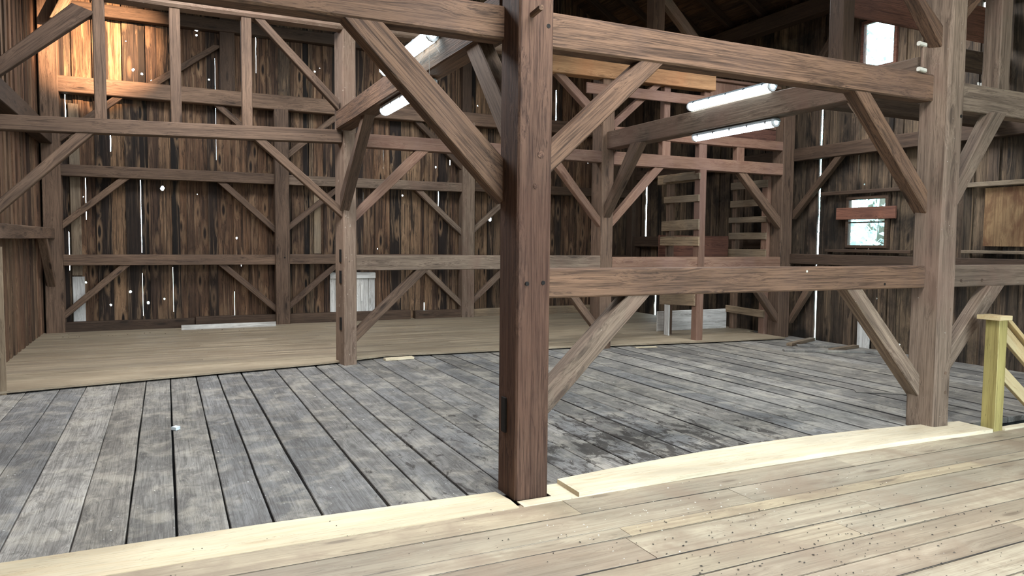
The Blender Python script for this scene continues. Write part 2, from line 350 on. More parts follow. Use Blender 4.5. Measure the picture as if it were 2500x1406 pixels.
# light boards laid over the old floor in the back bay: boards run along X, front edge follows the deck edge
def back_floor():
    mb = MB(); y = 8.98; ys = [y]
    while y < 14.15: y += random.uniform(.11, .15); ys.append(y)
    # front band, shaped to the edge
    xs = [-1.80 + i * .25 for i in range(45)] + [9.4]
    vs = []
    for x in xs:
        e = deck_edge(x) + random.uniform(-.006, .006); vs += [(x, e, .018), (x, e, .040), (x, 10.0, .040), (x, 10.0, .018)]
    F = []
    for i in range(len(xs) - 1):
        a, b = i * 4, i * 4 + 4
        for c in range(4): F.append([a + c, b + c, b + (c + 1) % 4, a + (c + 1) % 4][::-1])
    F.append([0, 1, 2, 3][::-1]); n = len(xs) * 4 - 4; F.append([n, n + 1, n + 2, n + 3])
    mb.add(vs, F, None, .5)
    y = 9.4
    while y < 14.15:
        w = random.choice([.08, .10, .13])
        x = -1.82; brk = sorted(random.uniform(0, 8) for _ in range(2)) + [9.6 if y > 9.9 else 9.4]
        for b in brk:
            yy0, yy1 = y, min(y + w, 14.16)
            ok = yy0 > max(deck_edge(x + .05), deck_edge(b), deck_edge((x + b) / 2), 9.66) + .02
            if ok:
                z = .044
                vs = [(x, yy0, .02), (b - .002, yy0, .02), (b - .002, yy1 - .002, .02), (x, yy1 - .002, .02),
                      (x, yy0, z), (b - .002, yy0, z), (b - .002, yy1 - .002, z), (x, yy1 - .002, z)]
                mb.add(vs, [[3, 2, 1, 0], [4, 5, 6, 7], [0, 1, 5, 4], [1, 2, 6, 5], [2, 3, 7, 6], [3, 0, 4, 7]])
            x = b
        y += w
    o = mb.build('floor_back', M['backdeck']); tag(o, kind='structure')
back_floor()
mb = MB(); mb.add([(-2.2, -3.4, -.35), (10.2, -3.4, -.35), (10.2, 14.6, -.35), (-2.2, 14.6, -.35)], [[0, 1, 2, 3]])
tag(mb.build('added_underfloor_sheet', M['black']), kind='structure')  # black sheet added below the planks to keep gaps dark and light out

# new pine strip along the floor edge
def slab_poly(mb, pts, z0, z1, tone=None, al=(1, 0, 0)):
    n = len(pts); vs = [(x, y, z0) for x, y in pts] + [(x, y, z1) for x, y in pts]
    F = [list(range(n))[::-1], list(range(n, 2 * n))] + [[i, (i + 1) % n, n + (i + 1) % n, n + i] for i in range(n)]
    al = V(al); mb.add(vs, F, (V((0, 0, 0)), al, V((-al.y, al.x, 0)), V((0, 0, 1))), tone)
def strip(name, pts, z0, z1, mat, label, cat='board', **k):
    mb = MB(); slab_poly(mb, pts, z0, z1); return tag(mb.build(name, M[mat], None, (pts[0][0], pts[0][1], z0)), label, cat, **k)
strip('floor_edge_board', [(-1.85, 3.862), (1.90, 3.862), (1.905, 4.0), (1.88, 4.17), (.5, 4.215), (-1.85, 4.225)], -.002, .004, 'newpine',
      'long flush pale pine board along the grey floor, left of the central post')
strip('floor_edge_board', [(1.93, 3.862), (2.42, 3.868), (2.46, 4.14), (2.17, 4.16), (2.17, 3.955), (1.93, 3.955)], -.002, .0045, 'newpine',
      'short pale pine piece notched around the foot of the central post')
mb = MB()
fx = [2.32 + 4.08 * i / 16 for i in range(17)]
near = [3.865 + .03 * math.sin(math.pi * (x - 2.32) / 4.08) - .065 * ((x - 2.32) / 4.08) ** 1.5 for x in fx]; far = [4.15 + .16 * math.sin(math.pi * (x - 2.32) / 4.08) - .05 * (x - 2.32) / 4.08 for x in fx]
for i in range(len(fx) - 1):
    vs = []
    for x, a, b in ((fx[i], near[i], far[i]), (fx[i + 1], near[i + 1], far[i + 1])):
        vs += [(x, a, .001), (x, b, .001), (x, b, .034), (x, a, .034)]
    fs = [[1, 0, 4, 5], [2, 1, 5, 6], [3, 2, 6, 7], [0, 3, 7, 4]]
    if i == 0: fs.append([0, 1, 2, 3])
    if i == len(fx) - 2: fs.append([7, 6, 5, 4])
    mb.add(vs, fs, None, .7, V((3, 7, 1)))
tag(mb.build('threshold_board', M['newpine'], None, (2.32, 3.865, .001)), 'raised bowed pale pine board curving from the central post to the right post', 'board')

# ------------------------------------------------------------------ board walls
def board_wall(name, axis, c, a0, a1, zt, mat, z0=-.3, openings=(), holes=(), slits=(), seed=1, wmin=.10, wmax=.26, side=1, th=.03, nrand=0, rr=(.006, .016)):
    """vertical boards.  axis 'y': wall at y=c, a is x.  axis 'x': wall at x=c, a is y. side = direction pointing outdoors"""
    rnd = random.Random(seed); mb = MB()
    e = [a0]
    must = sorted({v for o in openings for v in (o[0], o[1])} | {s[0] for s in slits})
    while e[-1] < a1 - wmax * .6:
        n = e[-1] + rnd.uniform(wmin, wmax)
        for m in must:
            if e[-1] < m - .001 and abs(n - m) < wmin * .75 or (e[-1] < m - .001 < n): n = m; break
        e.append(n)
    e[-1] = a1
    hl = list(holes)
    for _ in range(nrand):
        hl.append((rnd.uniform(a0 + .2, a1 - .2), rnd.uniform(.3, 5.0), rnd.uniform(*rr)))
    for i in range(len(e) - 1):
        l0, r0 = e[i], e[i + 1]; lay = i % 2; ov = .012
        dep = (.0 if lay == 0 else th * 1.0) + rnd.uniform(0, .006)
        sl = [s for s in slits if abs(s[0] - l0) < .002]; sr = [s for s in slits if abs(s[0] - r0) < .002]
        top = zt((l0 + r0) / 2)
        spans = [(z0, top)]
        for o in openings:
            if l0 > o[0] - .01 and r0 < o[1] + .01:
                ns = []
                for s, t in spans:
                    if o[2] > s: ns.append((s, min(t, o[2])))
                    if o[3] < t: ns.append((max(s, o[3]), t))
                spans = ns
        wl, wr = wob(.003), wob(.003)
        tone = rnd.random()
        def lo(z):
            x = l0 + wl(z)
            for s in sl:
                if s[1] < z < s[2]: return l0 + .75 * s[3] * (.5 + .5 * math.sin(z * 9 + i) ** 2)
            return x - (ov if lay else -.0)
        def hi(z):
            x = r0 + wr(z)
            for s in sr:
                if s[1] < z < s[2]: return r0 - .002
            return x + (ov if lay else -.0)
        off = V((rnd.random() * 50, rnd.random() * 50, rnd.random() * 50))
        for s, t in spans:
            hs = sorted([h for h in hl if l0 + h[2] + .012 < h[0] < r0 - h[2] - .012 and s + .06 < h[1] < t - .06], key=lambda h: h[1])
            hh = []; last = s
            for h in hs:
                if h[1] - h[2] * 1.6 - .01 > last: hh.append(h); last = h[1] + h[2] * 1.6 + .01
            zs = [s, t]; z = s + .6
            while z < t - .2: zs.append(z); z += .6
            for q in sl + sr: zs += [max(s, min(t, q[1] + d)) for d in (-.005, .005)] + [max(s, min(t, q[2] + d)) for d in (-.005, .005)] + [q[1] + (q[2] - q[1]) * u / 6 for u in range(1, 6) if s < q[1] + (q[2] - q[1]) * u / 6 < t]
            cells = [(h[1] - h[2] * 1.6, h[1] + h[2] * 1.6, h) for h in hh]
            zs = [z for z in zs if not any(cl[0] - 1e-4 < z < cl[1] + 1e-4 for cl in cells)]
            for cl in cells: zs += [cl[0], cl[1]]
            zs = sorted(set(round(z, 4) for z in zs))
            P = lambda a, z, d: (a, c + side * (dep + d), z) if axis == 'y' else (c + side * (dep + d), a, z)
            for k in range(len(zs) - 1):
                za, zb = zs[k], zs[k + 1]
                if zb - za < 1e-4: continue
                A, B, C, D = (lo(za), za), (hi(za), za), (hi(zb), zb), (lo(zb), zb)
                cell = next((cl for cl in cells if abs(cl[0] - za) < 2e-4 and abs(cl[1] - zb) < 2e-4), None)
                if cell:
                    h = cell[2]; out = []
                    for (p, q_) in ((A, B), (B, C), (C, D), (D, A)):
                        for u in range(4): out.append((p[0] + (q_[0] - p[0]) * u / 4, p[1] + (q_[1] - p[1]) * u / 4))
                    inn = []
                    for (x, z) in out:
                        an = math.atan2((z - h[1]), (x - h[0]) * .6 / 1.0); rj_ = h[2] * rnd.uniform(.8, 1.15)
                        inn.append((h[0] + rj_ * math.cos(an), h[1] + rj_ * 1.25 * math.sin(an)))
                    vs = [P(x, z, 0) for x, z in out] + [P(x, z, 0) for x, z in inn] + [P(x, z, th) for x, z in out] + [P(x, z, th) for x, z in inn]
                    F = []
                    for u in range(16):
                        w = (u + 1) % 16
                        F += [[u, w, 16 + w, 16 + u], [32 + u, 48 + u, 48 + w, 32 + w], [16 + u, 16 + w, 48 + w, 48 + u]]
                    for u in (4, 5, 6, 7, 12, 13, 14, 15):
                        w = (u + 1) % 16; F.append([u, 32 + u, 32 + w, w])
                else:
                    vs = [P(*A, 0), P(*B, 0), P(*C, 0), P(*D, 0), P(*A, th), P(*B, th), P(*C, th), P(*D, th)]
                    F = [[0, 1, 2, 3], [7, 6, 5, 4], [1, 5, 6, 2], [0, 3, 7, 4]]
                    if k == 0: F.append([0, 4, 5, 1])
                    if k == len(zs) - 2: F.append([3, 2, 6, 7])
                fr = (V((0, 0, 0)), V((0, 0, 1)), V((1, 0, 0)) if axis == 'y' else V((0, 1, 0)), V((0, 1, 0)) if axis == 'y' else V((1, 0, 0)))
                mb.add(vs, F, fr, tone, off)
    return tag(mb.build(name, M[mat]), kind='structure')
EAVE = 5.62; RX = 4.05; RZ = 9.2; SL = (RZ - EAVE) / (9.85 - RX)
def gable(x): return RZ + .27 - abs(x - RX) * SL
bh = [(-.02, 2.47, .032), (-.03, 2.29, .032), (-.43, 4.45, .022), (-.30, 4.40, .018), (-.25, 4.33, .032), (-.15, 4.29, .018), (.10, 4.42, .02), (-.36, 4.86, .02),
      (.57, 5.26, .03), (.57, 5.16, .018), (6.20, 2.07, .038), (6.28, 2.0, .018), (5.43, .76, .035), (5.25, 1.5, .02), (4.3, 2.5, .018), (-.85, .46, .018), (-1.21, .85, .016), (-.55, .68, .022), (-.28, .48, .022), (-.24, .44, .012),
      (1.28, 2.98, .02), (-1.28, 2.05, .018), (1.18, 1.62, .016), (-.05, 3.2, .014), (3.1, 3.4, .02), (5.9, 4.4, .014), (4.9, 3.3, .02), (5.0, 3.1, .018), (4.4, 2.75, .015), (2.6, 4.75, .016), (2.5, 3.9, .02), (1.9, 3.55, .025), (.52, 3.48, .03), (.62, 3.48, .025)]
bs = [(-.36, .25, 1.0, .006), (-.36, 1.35, 2.6, .010), (-.80, 3.05, 3.45, .018), (-1.18, 1.9, 2.6, .010), (-1.44, 1.05, 1.7, .012), (-1.44, 3.4, 3.95, .014),
      (.25, 3.55, 3.95, .007), (1.13, .2, .65, .008), (1.25, 1.1, 1.25, .014), (4.75, .05, .35, .016), (3.9, 3.0, 3.4, .018), (5.3, 3.15, 3.55, .014), (5.05, 2.3, 2.65, .012), (1.55, 4.6, 5.3, .014), (.86, 3.0, 4.8, .006),
      (1.38, 4.1, 4.45, .018), (3.5, 2.35, 2.6, .01), (7.9, 2.0, 3.0, .010), (7.6, .2, .6, .012), (7.75, 4.2, 4.9, .03), (6.8, 3.3, 3.7, .02), (9.1, .0, 1.0, .012), (2.55, 2.2, 2.9, .004), (.12, .3, 1.1, .005)]
board_wall('wall_back', 'y', 14.12, -1.83, 9.9, gable, 'bwall', openings=[], holes=bh, slits=bs, seed=4, wmin=.09, wmax=.24, nrand=26)
W1 = (7.53, 8.28, 1.55, 2.36); W2 = (7.50, 8.12, 4.28, 5.05); W3 = (5.96, 6.28, 4.60, 4.84)
rs = [(8.86, -.1, 3.9, .045), (9.42, -.1, 1.6, .006), (13.72, 1.75, 3.0, .06), (13.3, -.1, .9, .09), (8.10, 2.6, 3.5, .008), (6.9, 3.0, 3.4, .01)]
board_wall('wall_right', 'x', 9.87, -3.1, 14.12, lambda y: EAVE + .2, 'rwall', openings=[W1, W2, W3], slits=rs, seed=9, wmin=.12, wmax=.28,
           holes=[(7.75, 2.56, .014), (8.0, 2.55, .014), (7.3, .12, .016), (9.3, 4.3, .012), (11.0, 4.9, .02)], nrand=3)
board_wall('wall_left', 'x', -1.80, -3.1, 14.12, lambda y: EAVE + .2, 'lwall', seed=3, wmin=.08, wmax=.2, side=-1, slits=[(13.72, .3, .95, .012)])
board_wall('wall_front', 'y', -3.1, -1.83, 9.9, gable, 'bwall', openings=[(2.0, 6.4, 0, 3.9)], seed=6, side=-1)

# roof: boards along Y on rafters
def roof():
    mb = MB()
    for sgn in (-1, 1):
        L = math.hypot(5.8, RZ - EAVE); n = 30
        d = V((sgn * 5.8, 0, -(RZ - EAVE))).normalized(); nn = V((sgn * (RZ - EAVE), 0, 5.8)).normalized()
        o = V((RX, 0, RZ)) + nn * .13
        s = 0
        while s < L + .4:
            w = random.uniform(.15, .3)
            brk = [-3.4, random.uniform(-1, 4), random.uniform(5, 11), 14.6]
            for y0, y1 in zip(brk, brk[1:]):
                dd = nn * random.uniform(0, .006)
                A = o + d * s + dd; B = o + d * (s + w + .002) + dd
                vs = [V((A.x, y0, A.z)), V((B.x, y0, B.z)), V((B.x, y1, B.z)), V((A.x, y1, A.z))]
                vs += [p + nn * .02 for p in vs]
                F = [[0, 1, 2, 3], [7, 6, 5, 4], [0, 4, 5, 1], [1, 5, 6, 2], [2, 6, 7, 3], [3, 7, 4, 0]]
                mb.add(vs, F, (V((0, 0, 0)), V((0, 1, 0)), d, nn))
            s += w
    tag(mb.build('ceiling', M['roof']), kind='structure')
roof()
def rafter(y, sgn, label, group):
    d = V((sgn * 5.8, 0, -(RZ - EAVE))); nn = V((sgn * (RZ - EAVE), 0, 5.8)).normalized()
    a = V((RX, y, RZ)); b = a + d
    q = lambda p: [p - V((0, .05, 0)), p + V((0, .05, 0)), p + V((0, .05, 0)) + nn * .13, p - V((0, .05, 0)) + nn * .13]
    timber('rafter', q(a), q(b), 'framed', label, 'rafter', group, seg=.9)
for i, w in enumerate(('nearest to the upper window', 'second in line from the upper window', 'third in line from the upper window', 'fourth in line from the upper window', 'fifth, behind the strut on the orange tie beam', 'sixth, near the far gable', 'last one against the far gable')):
    rafter(8.54 + i * .83, 1, 'dark roof rafter, ' + w, 'roof rafters on the right slope')

# ------------------------------------------------------------------ first frame row (nearest)
p1 = pZ('post', 0, 6.6, [(1.925, 3.975), (2.15, 3.965), (2.16, 4.21), (1.92, 4.225)], 'dark', 'massive dark brown central timber post in the foreground', amp=.003, ch=.012)
def peg(parent, x, y, z, dx=0, dy=-.004, r=.013, ln=.02, mat='black', d=(0, -1, 0), name='peg'):
    mb = MB(); d = V(d); a = d.orthogonal().normalized(); b = d.cross(a); p = V((x, y, z)); N = 10
    vs = [p - d * ln + (a * math.cos(t) + b * math.sin(t)) * r for t in [6.2832 * i / N for i in range(N)]]
    vs += [p + d * .002 + (a * math.cos(t) + b * math.sin(t)) * r * .95 for t in [6.2832 * i / N for i in range(N)]]
    F = [[i, (i + 1) % N, N + (i + 1) % N, N + i] for i in range(N)] + [list(range(N, 2 * N))]
    mb.add(vs, F, (p, d, a, b)); return mb.build(name, M[mat], parent, p)
o = peg(p1, 2.01, 3.93, 2.98, ln=-0.0, r=.016, mat='dark', name='protruding_peg')
mb = MB(); loft(mb, [(2.0, 3.87, 2.955), (2.03, 3.87, 2.955), (2.03, 3.87, 2.985), (2.0, 3.87, 2.985)], [(1.99, 3.98, 2.935), (2.02, 3.98, 2.935), (2.02, 3.98, 2.965), (1.99, 3.98, 2.965)], 1, .006, 0)
COL.objects.unlink(o); o = mb.build('protruding_peg', M['brown'], p1)
for x, z in ((1.99, 1.345), (2.10, 1.35), (2.115, 2.90)): peg(p1, x, 3.966, z, r=.014)
for x, z, q_ in ((2.075, 2.13, .024), (2.04, 1.94, .017)): peg(p1, x, 3.968, z, r=q_, mat='dark', name='knot')
mb = MB(); mb.add([(1.918, 4.0, .44), (1.918, 4.05, .44), (1.918, 4.05, .62), (1.918, 4.0, .62)], [[3, 2, 1, 0]]); 
mb = MB(); loft(mb, Q('z', .40, 1.910, 1.93, 4.10, 4.16), Q('z', .62, 1.910, 1.93, 4.10, 4.16), .3, .003, 0)
mb.build('mortise_shade_block', M['black'], p1)  # raised black block painted in for the shaded inside of a mortise
o = bX('girt', -1.78, 1.922, 4.185, 4.33, 2.85, 3.055, 'brown', 'thick upper girt with wavy grain meeting the left side of the central post', amp=.004, ch=.012)
o = bX('girt', 2.16, 5.955, 4.175, 4.325, 2.835, 3.06, 'brown', 'long thick upper girt from central post to right post, strong wavy grain', amp=.004, ch=.012)
ml = bX('rail', 2.16, 5.955, 4.175, 4.33, 1.235, 1.425, 'brown', 'long waist-height horizontal timber from central post to right post', amp=.003, ch=.010)
peg(ml, 4.55, 4.175, 1.39, r=.010, mat='ceramic', name='insulator_knob')
peg(ml, 5.45, 4.175, 1.275, r=.012, mat='black')
p2 = pZ('post', 0, 6.6, [(5.975, 4.045), (6.165, 4.035), (6.18, 4.29), (5.945, 4.30)], 'greyt', 'thick grey-brown right post with wane along its corner', amp=.006, ch=.018)
for x, z in ((6.10, .33), (6.09, .5), (6.12, 1.05)): peg(p2, x, 4.038, z, r=.016, mat='frame', name='knot')
peg(p2, 6.13, 4.036, 2.70, r=.016, mat='black')
bX('girt', 6.17, 9.85, 4.175, 4.33, 2.79, 3.03, 'greyt', 'upper girt to the right of the right post, grey with a long crack')
r = bX('rail', 6.17, 9.85, 4.175, 4.33, 1.235, 1.425, 'greyt', 'waist-height timber to the right of the right post, knots near its end')
for x, z in ((6.33, 1.30), (6.45, 1.29), (6.75, 1.29)): peg(r, x, 4.175, z, r=.016, mat='framed', name='knot')
B1 = (4.185, 4.31)
brX(1.93, 1.84, 2.12, 2.85, .93, 1.16, *B1, 'brown', 'big diagonal brace rising left from the central post to the upper girt', seg=.4)
brX(2.155, 1.95, 2.14, 2.84, 3.14, 2.95, *B1, 'brown', 'big diagonal brace rising right from the central post with saw marks', seg=.4)
brX(2.155, .36, .55, 1.24, 3.07, 2.88, *B1, 'greyt', 'lower diagonal brace from the foot of the central post to the waist rail', seg=.4)
brX(5.955, 1.88, 2.08, 2.84, 5.02, 5.20, *B1, 'brown', 'diagonal brace rising left from the right post with reddish front face', seg=.4)
brX(5.965, .27, .47, 1.24, 5.02, 5.20, *B1, 'greyt', 'lower diagonal brace left of the right post, under the waist rail', seg=.4)
brX(6.17, 1.80, 2.0, 2.80, 6.92, 6.72, 4.13, 4.25, 'greyt', 'diagonal brace rising right from the right post to the upper girt', seg=.4)
brX(6.17, .38, .57, 1.24, 7.02, 6.82, 4.13, 4.25, 'greyt', 'lower pale diagonal brace right of the right post, behind the newel', seg=.4)
brX(5.965, 3.28, 3.46, 4.35, 4.95, 4.75, 4.12, 4.24, 'brown', 'steep brace climbing left from the right post above the upper girt', seg=.4)
brX(6.17, 3.45, 3.62, 4.2, 6.95, 6.75, 4.12, 4.24, 'brown', 'steep brace climbing right from the right post near the top edge', seg=.4)
pZ('strut', 3.03, 7.0, (6.86, 7.02, 4.18, 4.34), 'greyt', 'upper strut standing on the right girt beside the right picture edge', cat='strut')
tb = pZ('cleat', 3.10, 3.27, (5.79, 5.83, 4.16, 4.19), 'greyt', 'small pale wood cleat between two knobs above the girt beside the right post', cat='cleat')
def knob(x, y, z, label):
    mb = MB(); loft(mb, Q('x', x, y, y + .035, z, z + .035), Q('x', x + .085, y, y + .035, z - .006, z + .029), .5, .008, 0)
    return tag(mb.build('ceramic_knob', M['ceramic'], None, (x, y, z)), label, 'knob')
knob(5.74, 4.155, 3.275, 'upper white ceramic knob beside the right post above the girt')
knob(5.75, 4.155, 3.065, 'lower white ceramic knob resting on the girt beside the right post')

# ------------------------------------------------------------------ second frame row
p3 = pZ('post', 0, 4.22, [(2.045, 9.25), (2.215, 9.28), (2.175, 9.57), (1.995, 9.54)], 'rough', 'rough grey post with flaking surface at the left bay corner', amp=.006, ch=.012)
peg(p3, 2.10, 9.262, 1.33, r=.018)
for z in (.45, 1.05, 1.32): 
    mb = MB(); loft(mb, Q('z', z, 2.015, 2.04, 9.33, 9.40), Q('z', z + .16, 2.015, 2.04, 9.33, 9.40), .3, .003, 0); mb.build('mortise_shade', M['black'], p3)  # black blocks stand in for the shade inside mortise holes
p4 = pZ('post', 0, 4.22, (5.87, 6.08, 9.27, 9.56), 'frame', 'post in the second row to the right of the central post', amp=.004, ch=.010, tone=.8)
p7 = pZ('post', 0, 4.2, (9.47, 9.72, 9.27, 9.52), 'frame', 'wall post where the second row meets the right wall', amp=.004, tone=.3)
pZ('post', 0, 5.5, (-1.78, -1.60, 9.2, 9.45), 'frame', 'wall post where the second row meets the left wall')
Y2 = (9.275, 9.44)
bX('girt', -1.6, 2.03, *Y2, 2.72, 2.88, 'frame', 'long upper girt on the left carrying three short studs', dz=.10, amp=.003)
bX('girt', 2.20, 5.87, *Y2, 2.785, 2.955, 'red', 'reddish upper girt between the rough grey post and the second post', amp=.003)
g3 = bX('girt', 6.08, 9.48, *Y2, 2.765, 2.96, 'red', 'mauve-red upper girt with axe nicks above the two ladders', amp=.003)
bX('rail', 2.21, 5.87, *Y2, 1.215, 1.405, 'greyt', 'waist-height grey rail with a big knot right of the rough grey post', amp=.003)
bX('rail', 6.08, 9.48, *Y2, 1.195, 1.385, 'red', 'waist-height reddish rail in front of the two ladders', amp=.003)
bX('tie_beam', -1.6, 5.0, 9.24, 9.48, 4.215, 4.47, 'rough', 'hewn upper tie beam with bark edge above the left studs', amp=.014, ch=.03, seg=.25, tone=.5)
for i, (x, lab) in enumerate(((-.67, 'leftmost short stud between the left girt and the hewn tie beam'), (.09, 'middle short stud between the left girt and the hewn tie beam'), (.86, 'short stud nearest the rough grey post, under the hewn tie beam'))):
    pZ('stud', (2.905, 2.927, 2.95)[i], 4.22, (x, x + .115, 9.29, 9.41), 'frame', lab, cat='stud', tone=.9)
# braces row 2
B2 = (9.29, 9.40)
timber('brace', [(-1.58, 9.29, 3.24), (-1.58, 9.40, 3.24), (-1.58, 9.40, 3.42), (-1.58, 9.29, 3.42)], [(-.64, 9.29, 4.05), (-.64, 9.40, 4.05), (-.86, 9.40, 4.12), (-.86, 9.29, 4.12)], 'frame', 'upper left diagonal brace rising to the first stud under the tie beam', 'brace')
brX(-1.6, 1.82, 1.97, 2.745, -.68, -.85, *B2, 'frame', 'left diagonal brace rising to the long left girt from the left wall')
brX(2.0, 3.22, 3.35, 4.22, 1.0, 1.12, *B2, 'frame', 'slim brace rising left from the rough grey post to the hewn tie beam')
brX(2.04, 1.88, 2.01, 2.80, .98, 1.12, *B2, 'frame', 'pinkish brace rising left from the rough grey post to the left girt')
brX(2.2, 1.83, 1.98, 2.79, 3.19, 3.01, *B2, 'red', 'orange-lit brace rising right from the rough grey post to the red girt')
brX(2.2, .28, .45, 1.22, 3.19, 3.02, *B2, 'frame', 'lower brace rising right from the foot of the rough grey post')
brX(5.87, 1.83, 1.98, 2.79, 5.00, 5.16, *B2, 'red', 'brace rising left from the second post to the red girt')
brX(5.87, .22, .38, 1.21, 5.02, 5.17, *B2, 'frame', 'lower brace rising left from the foot of the second post')
brX(6.08, 1.83, 1.98, 2.77, 7.02, 6.84, *B2, 'red', 'red brace rising right from the second post toward the first ladder')
brX(6.08, .30, .46, 1.20, 6.95, 6.80, *B2, 'frame', 'lower brace rising right from the foot of the second post')
brX(5.87, 3.34, 3.50, 4.02, 5.06, 5.22, *B2, 'red', 'upper brace rising left from the second post to the orange tie beam')
brX(6.08, 3.28, 3.42, 4.02, 6.94, 6.80, *B2, 'red', 'upper slim brace rising right from the second post to the orange tie beam')
brX(9.47, 1.86, 2.06, 2.77, 8.50, 8.70, *B2, 'frame', 'brace left of the right wall post under the mauve-red girt')
brX(9.47, .26, .42, 1.20, 8.60, 8.78, *B2, 'frame', 'lower brace left of the right wall post')
timber('tie_beam', Q('x', 4.9, 9.22, 9.42, 4.005, 4.25), Q('x', 7.93, 9.22, 9.42, 4.02, 4.25), 'orange', 'orange pine tie beam with sawn end and a peg hole, under the upper girt', 'beam', amp=.003)
bX('board', 5.57, 7.93, 9.235, 9.265, 3.765, 3.92, 'red', 'flat reddish board nailed below the orange tie beam', cat='board', amp=.002)
mb = MB(); loft(mb, Q('x', 6.1, 9.29, 9.42, 3.18, 3.33), Q('x', 9.48, 9.29, 9.42, 3.18, 3.33), .4, .006, .003)
tag(mb.build('loft_rail', M['red'], None, (6.1, 9.3, 3.2)), 'upper reddish rail just above the mauve-red girt, under the fluorescent lamp', 'beam')
for x, lab in ((6.98, 'first'), (7.70, 'second'), (8.48, 'third')):
    pZ('stud', 2.955, 3.19, (x, x + .16, 9.30, 9.41), 'red', lab + ' short block stud between the mauve-red girt and loft rail, counted from the second post', cat='stud')
for x, lab in ((7.0, 'slim stud under the orange tie beam beside the flat reddish board'), (7.78, 'slim stud at the sawn end of the orange tie beam')):
    pZ('stud', 3.32, 4.01, (x, x + .12, 9.30, 9.41), 'red', lab, cat='stud')
pZ('strut', 4.24, 7.3, (6.72, 6.93, 9.24, 9.42), 'frame', 'upper strut standing on the orange tie beam below the roof', cat='strut', tone=.5)
timber('brace', Q('x', 6.93, 9.27, 9.38, 5.25, 5.46), Q('x', 8.0, 9.27, 9.38, 4.28, 4.49), 'greyt', 'pale roof brace leaning right from the strut on the orange tie beam', 'brace')
# loft partition at the right
def boards_panel(name, axis, c, a0, a1, z0, z1, mat, label, cat, th=.025, wmin=.14, wmax=.24, horiz=False):
    mb = MB(); a, e = (z0, z1) if horiz else (a0, a1)
    while a < e - .01:
        w = min(random.uniform(wmin, wmax), e - a)
        if e - a - w < .05: w = e - a
        g = .003
        if horiz: q0, q1 = (Q('x', a0, c, c + th, a, a + w - g), Q('x', a1, c, c + th, a, a + w - g)) if axis == 'y' else (Q('y', a0, c, c + th, a, a + w - g), Q('y', a1, c, c + th, a, a + w - g))
        else: q0, q1 = (Q('z', z0, a, a + w - g, c, c + th), Q('z', z1, a, a + w - g, c, c + th)) if axis == 'y' else (Q('z', z0, c, c + th, a, a + w - g), Q('z', z1, c, c + th, a, a + w - g))
        loft(mb, q0, q1, .6, .003, .001); a += w
    return tag(mb.build(name, M[mat], None, (a0, c, z0) if axis == 'y' else (c, a0, z0)), label, cat)
boards_panel('loft_partition', 'y', 9.46, 7.96, 9.48, 3.55, 4.22, 'red', 'reddish upright partition boards behind the right fluorescent lamps', 'partition')
boards_panel('loft_partition', 'y', 9.46, 8.3, 9.48, 3.335, 3.54, 'panel', 'wide dark red horizontal board below the reddish partition', 'board', horiz=True, wmin=.2, wmax=.22)
bX('ledge', 7.95, 9.5, 9.40, 9.47, 4.225, 4.27, 'red', 'thin reddish ledge capping the upright partition boards', cat='board')

# ------------------------------------------------------------------ lamp-carrying beams (along Y) and their braces
bY('cross_beam', 4.335, 9.26, 1.955, 2.155, 2.975, 3.20, 'brown', 'cross beam carrying two fluorescent lamps behind the central post', amp=.003, ch=.01)
bY('cross_beam', 4.33, 9.27, 5.95, 6.15, 2.985, 3.24, 'greyt', 'cross beam carrying two fluorescent lamps to the right post', amp=.003, ch=.01)
brY(9.26, 1.97, 2.18, 2.975, 8.0, 8.16, 2.0, 2.12, 'frame', 'steep brace from the rough grey post up to the lamp beam')
brY(4.225, 2.12, 2.40, 2.975, 4.98, 4.75, 1.98, 2.10, 'greyt', 'brace from behind the central post up to the lamp beam')
brY(9.27, 1.97, 2.16, 2.985, 8.36, 8.62, 5.91, 6.03, 'frame', 'steep brace from the second post up to the lamp beam')
brY(4.30, 1.95, 2.15, 2.985, 5.10, 4.95, 5.99, 6.11, 'greyt', 'brace behind the right post rising back to the lamp beam')
bX('loft_header', 6.16, 9.85, 5.80, 5.95, 3.10, 3.27, 'framed', 'loft header hidden above the right girt', amp=.003)
pZ('strut', 3.27, 7.0, (6.80, 6.97, 5.85, 6.05), 'frame', 'tall upper strut beside the upper window, behind the long girt', cat='strut')
boards_panel('loft_board', 'y', 5.90, 6.98, 9.83, 4.15, 4.59, 'panel', 'wide dark red boards under the roof beside the upper window', 'board', horiz=True, wmin=.4, wmax=.5)
boards_panel('loft_board', 'y', 5.90, 6.98, 9.83, 4.71, 5.2, 'panel', 'topmost dark red board at the upper right corner', 'board', horiz=True, wmin=.4, wmax=.5)
bX('loft_beam', 8.6, 9.83, 5.93, 6.03, 3.80, 4.05, 'framed', 'dark short beam right of the right post below the dark red boards', amp=.002)
mb = MB(); loft(mb, [(8.9, 6.02, 4.06), (8.9, 6.30, 4.10), (8.9, 6.30, 4.12), (8.9, 6.02, 4.08)], [(9.83, 6.02, 4.06), (9.83, 6.30, 4.10), (9.83, 6.30, 4.12), (9.83, 6.02, 4.08)], .5, .003, 0)
tag(mb.build('loft_shelf', M['weather'], None, (8.9, 6.0, 4.06)), 'pale slanted board lying on the dark short beam', 'board')

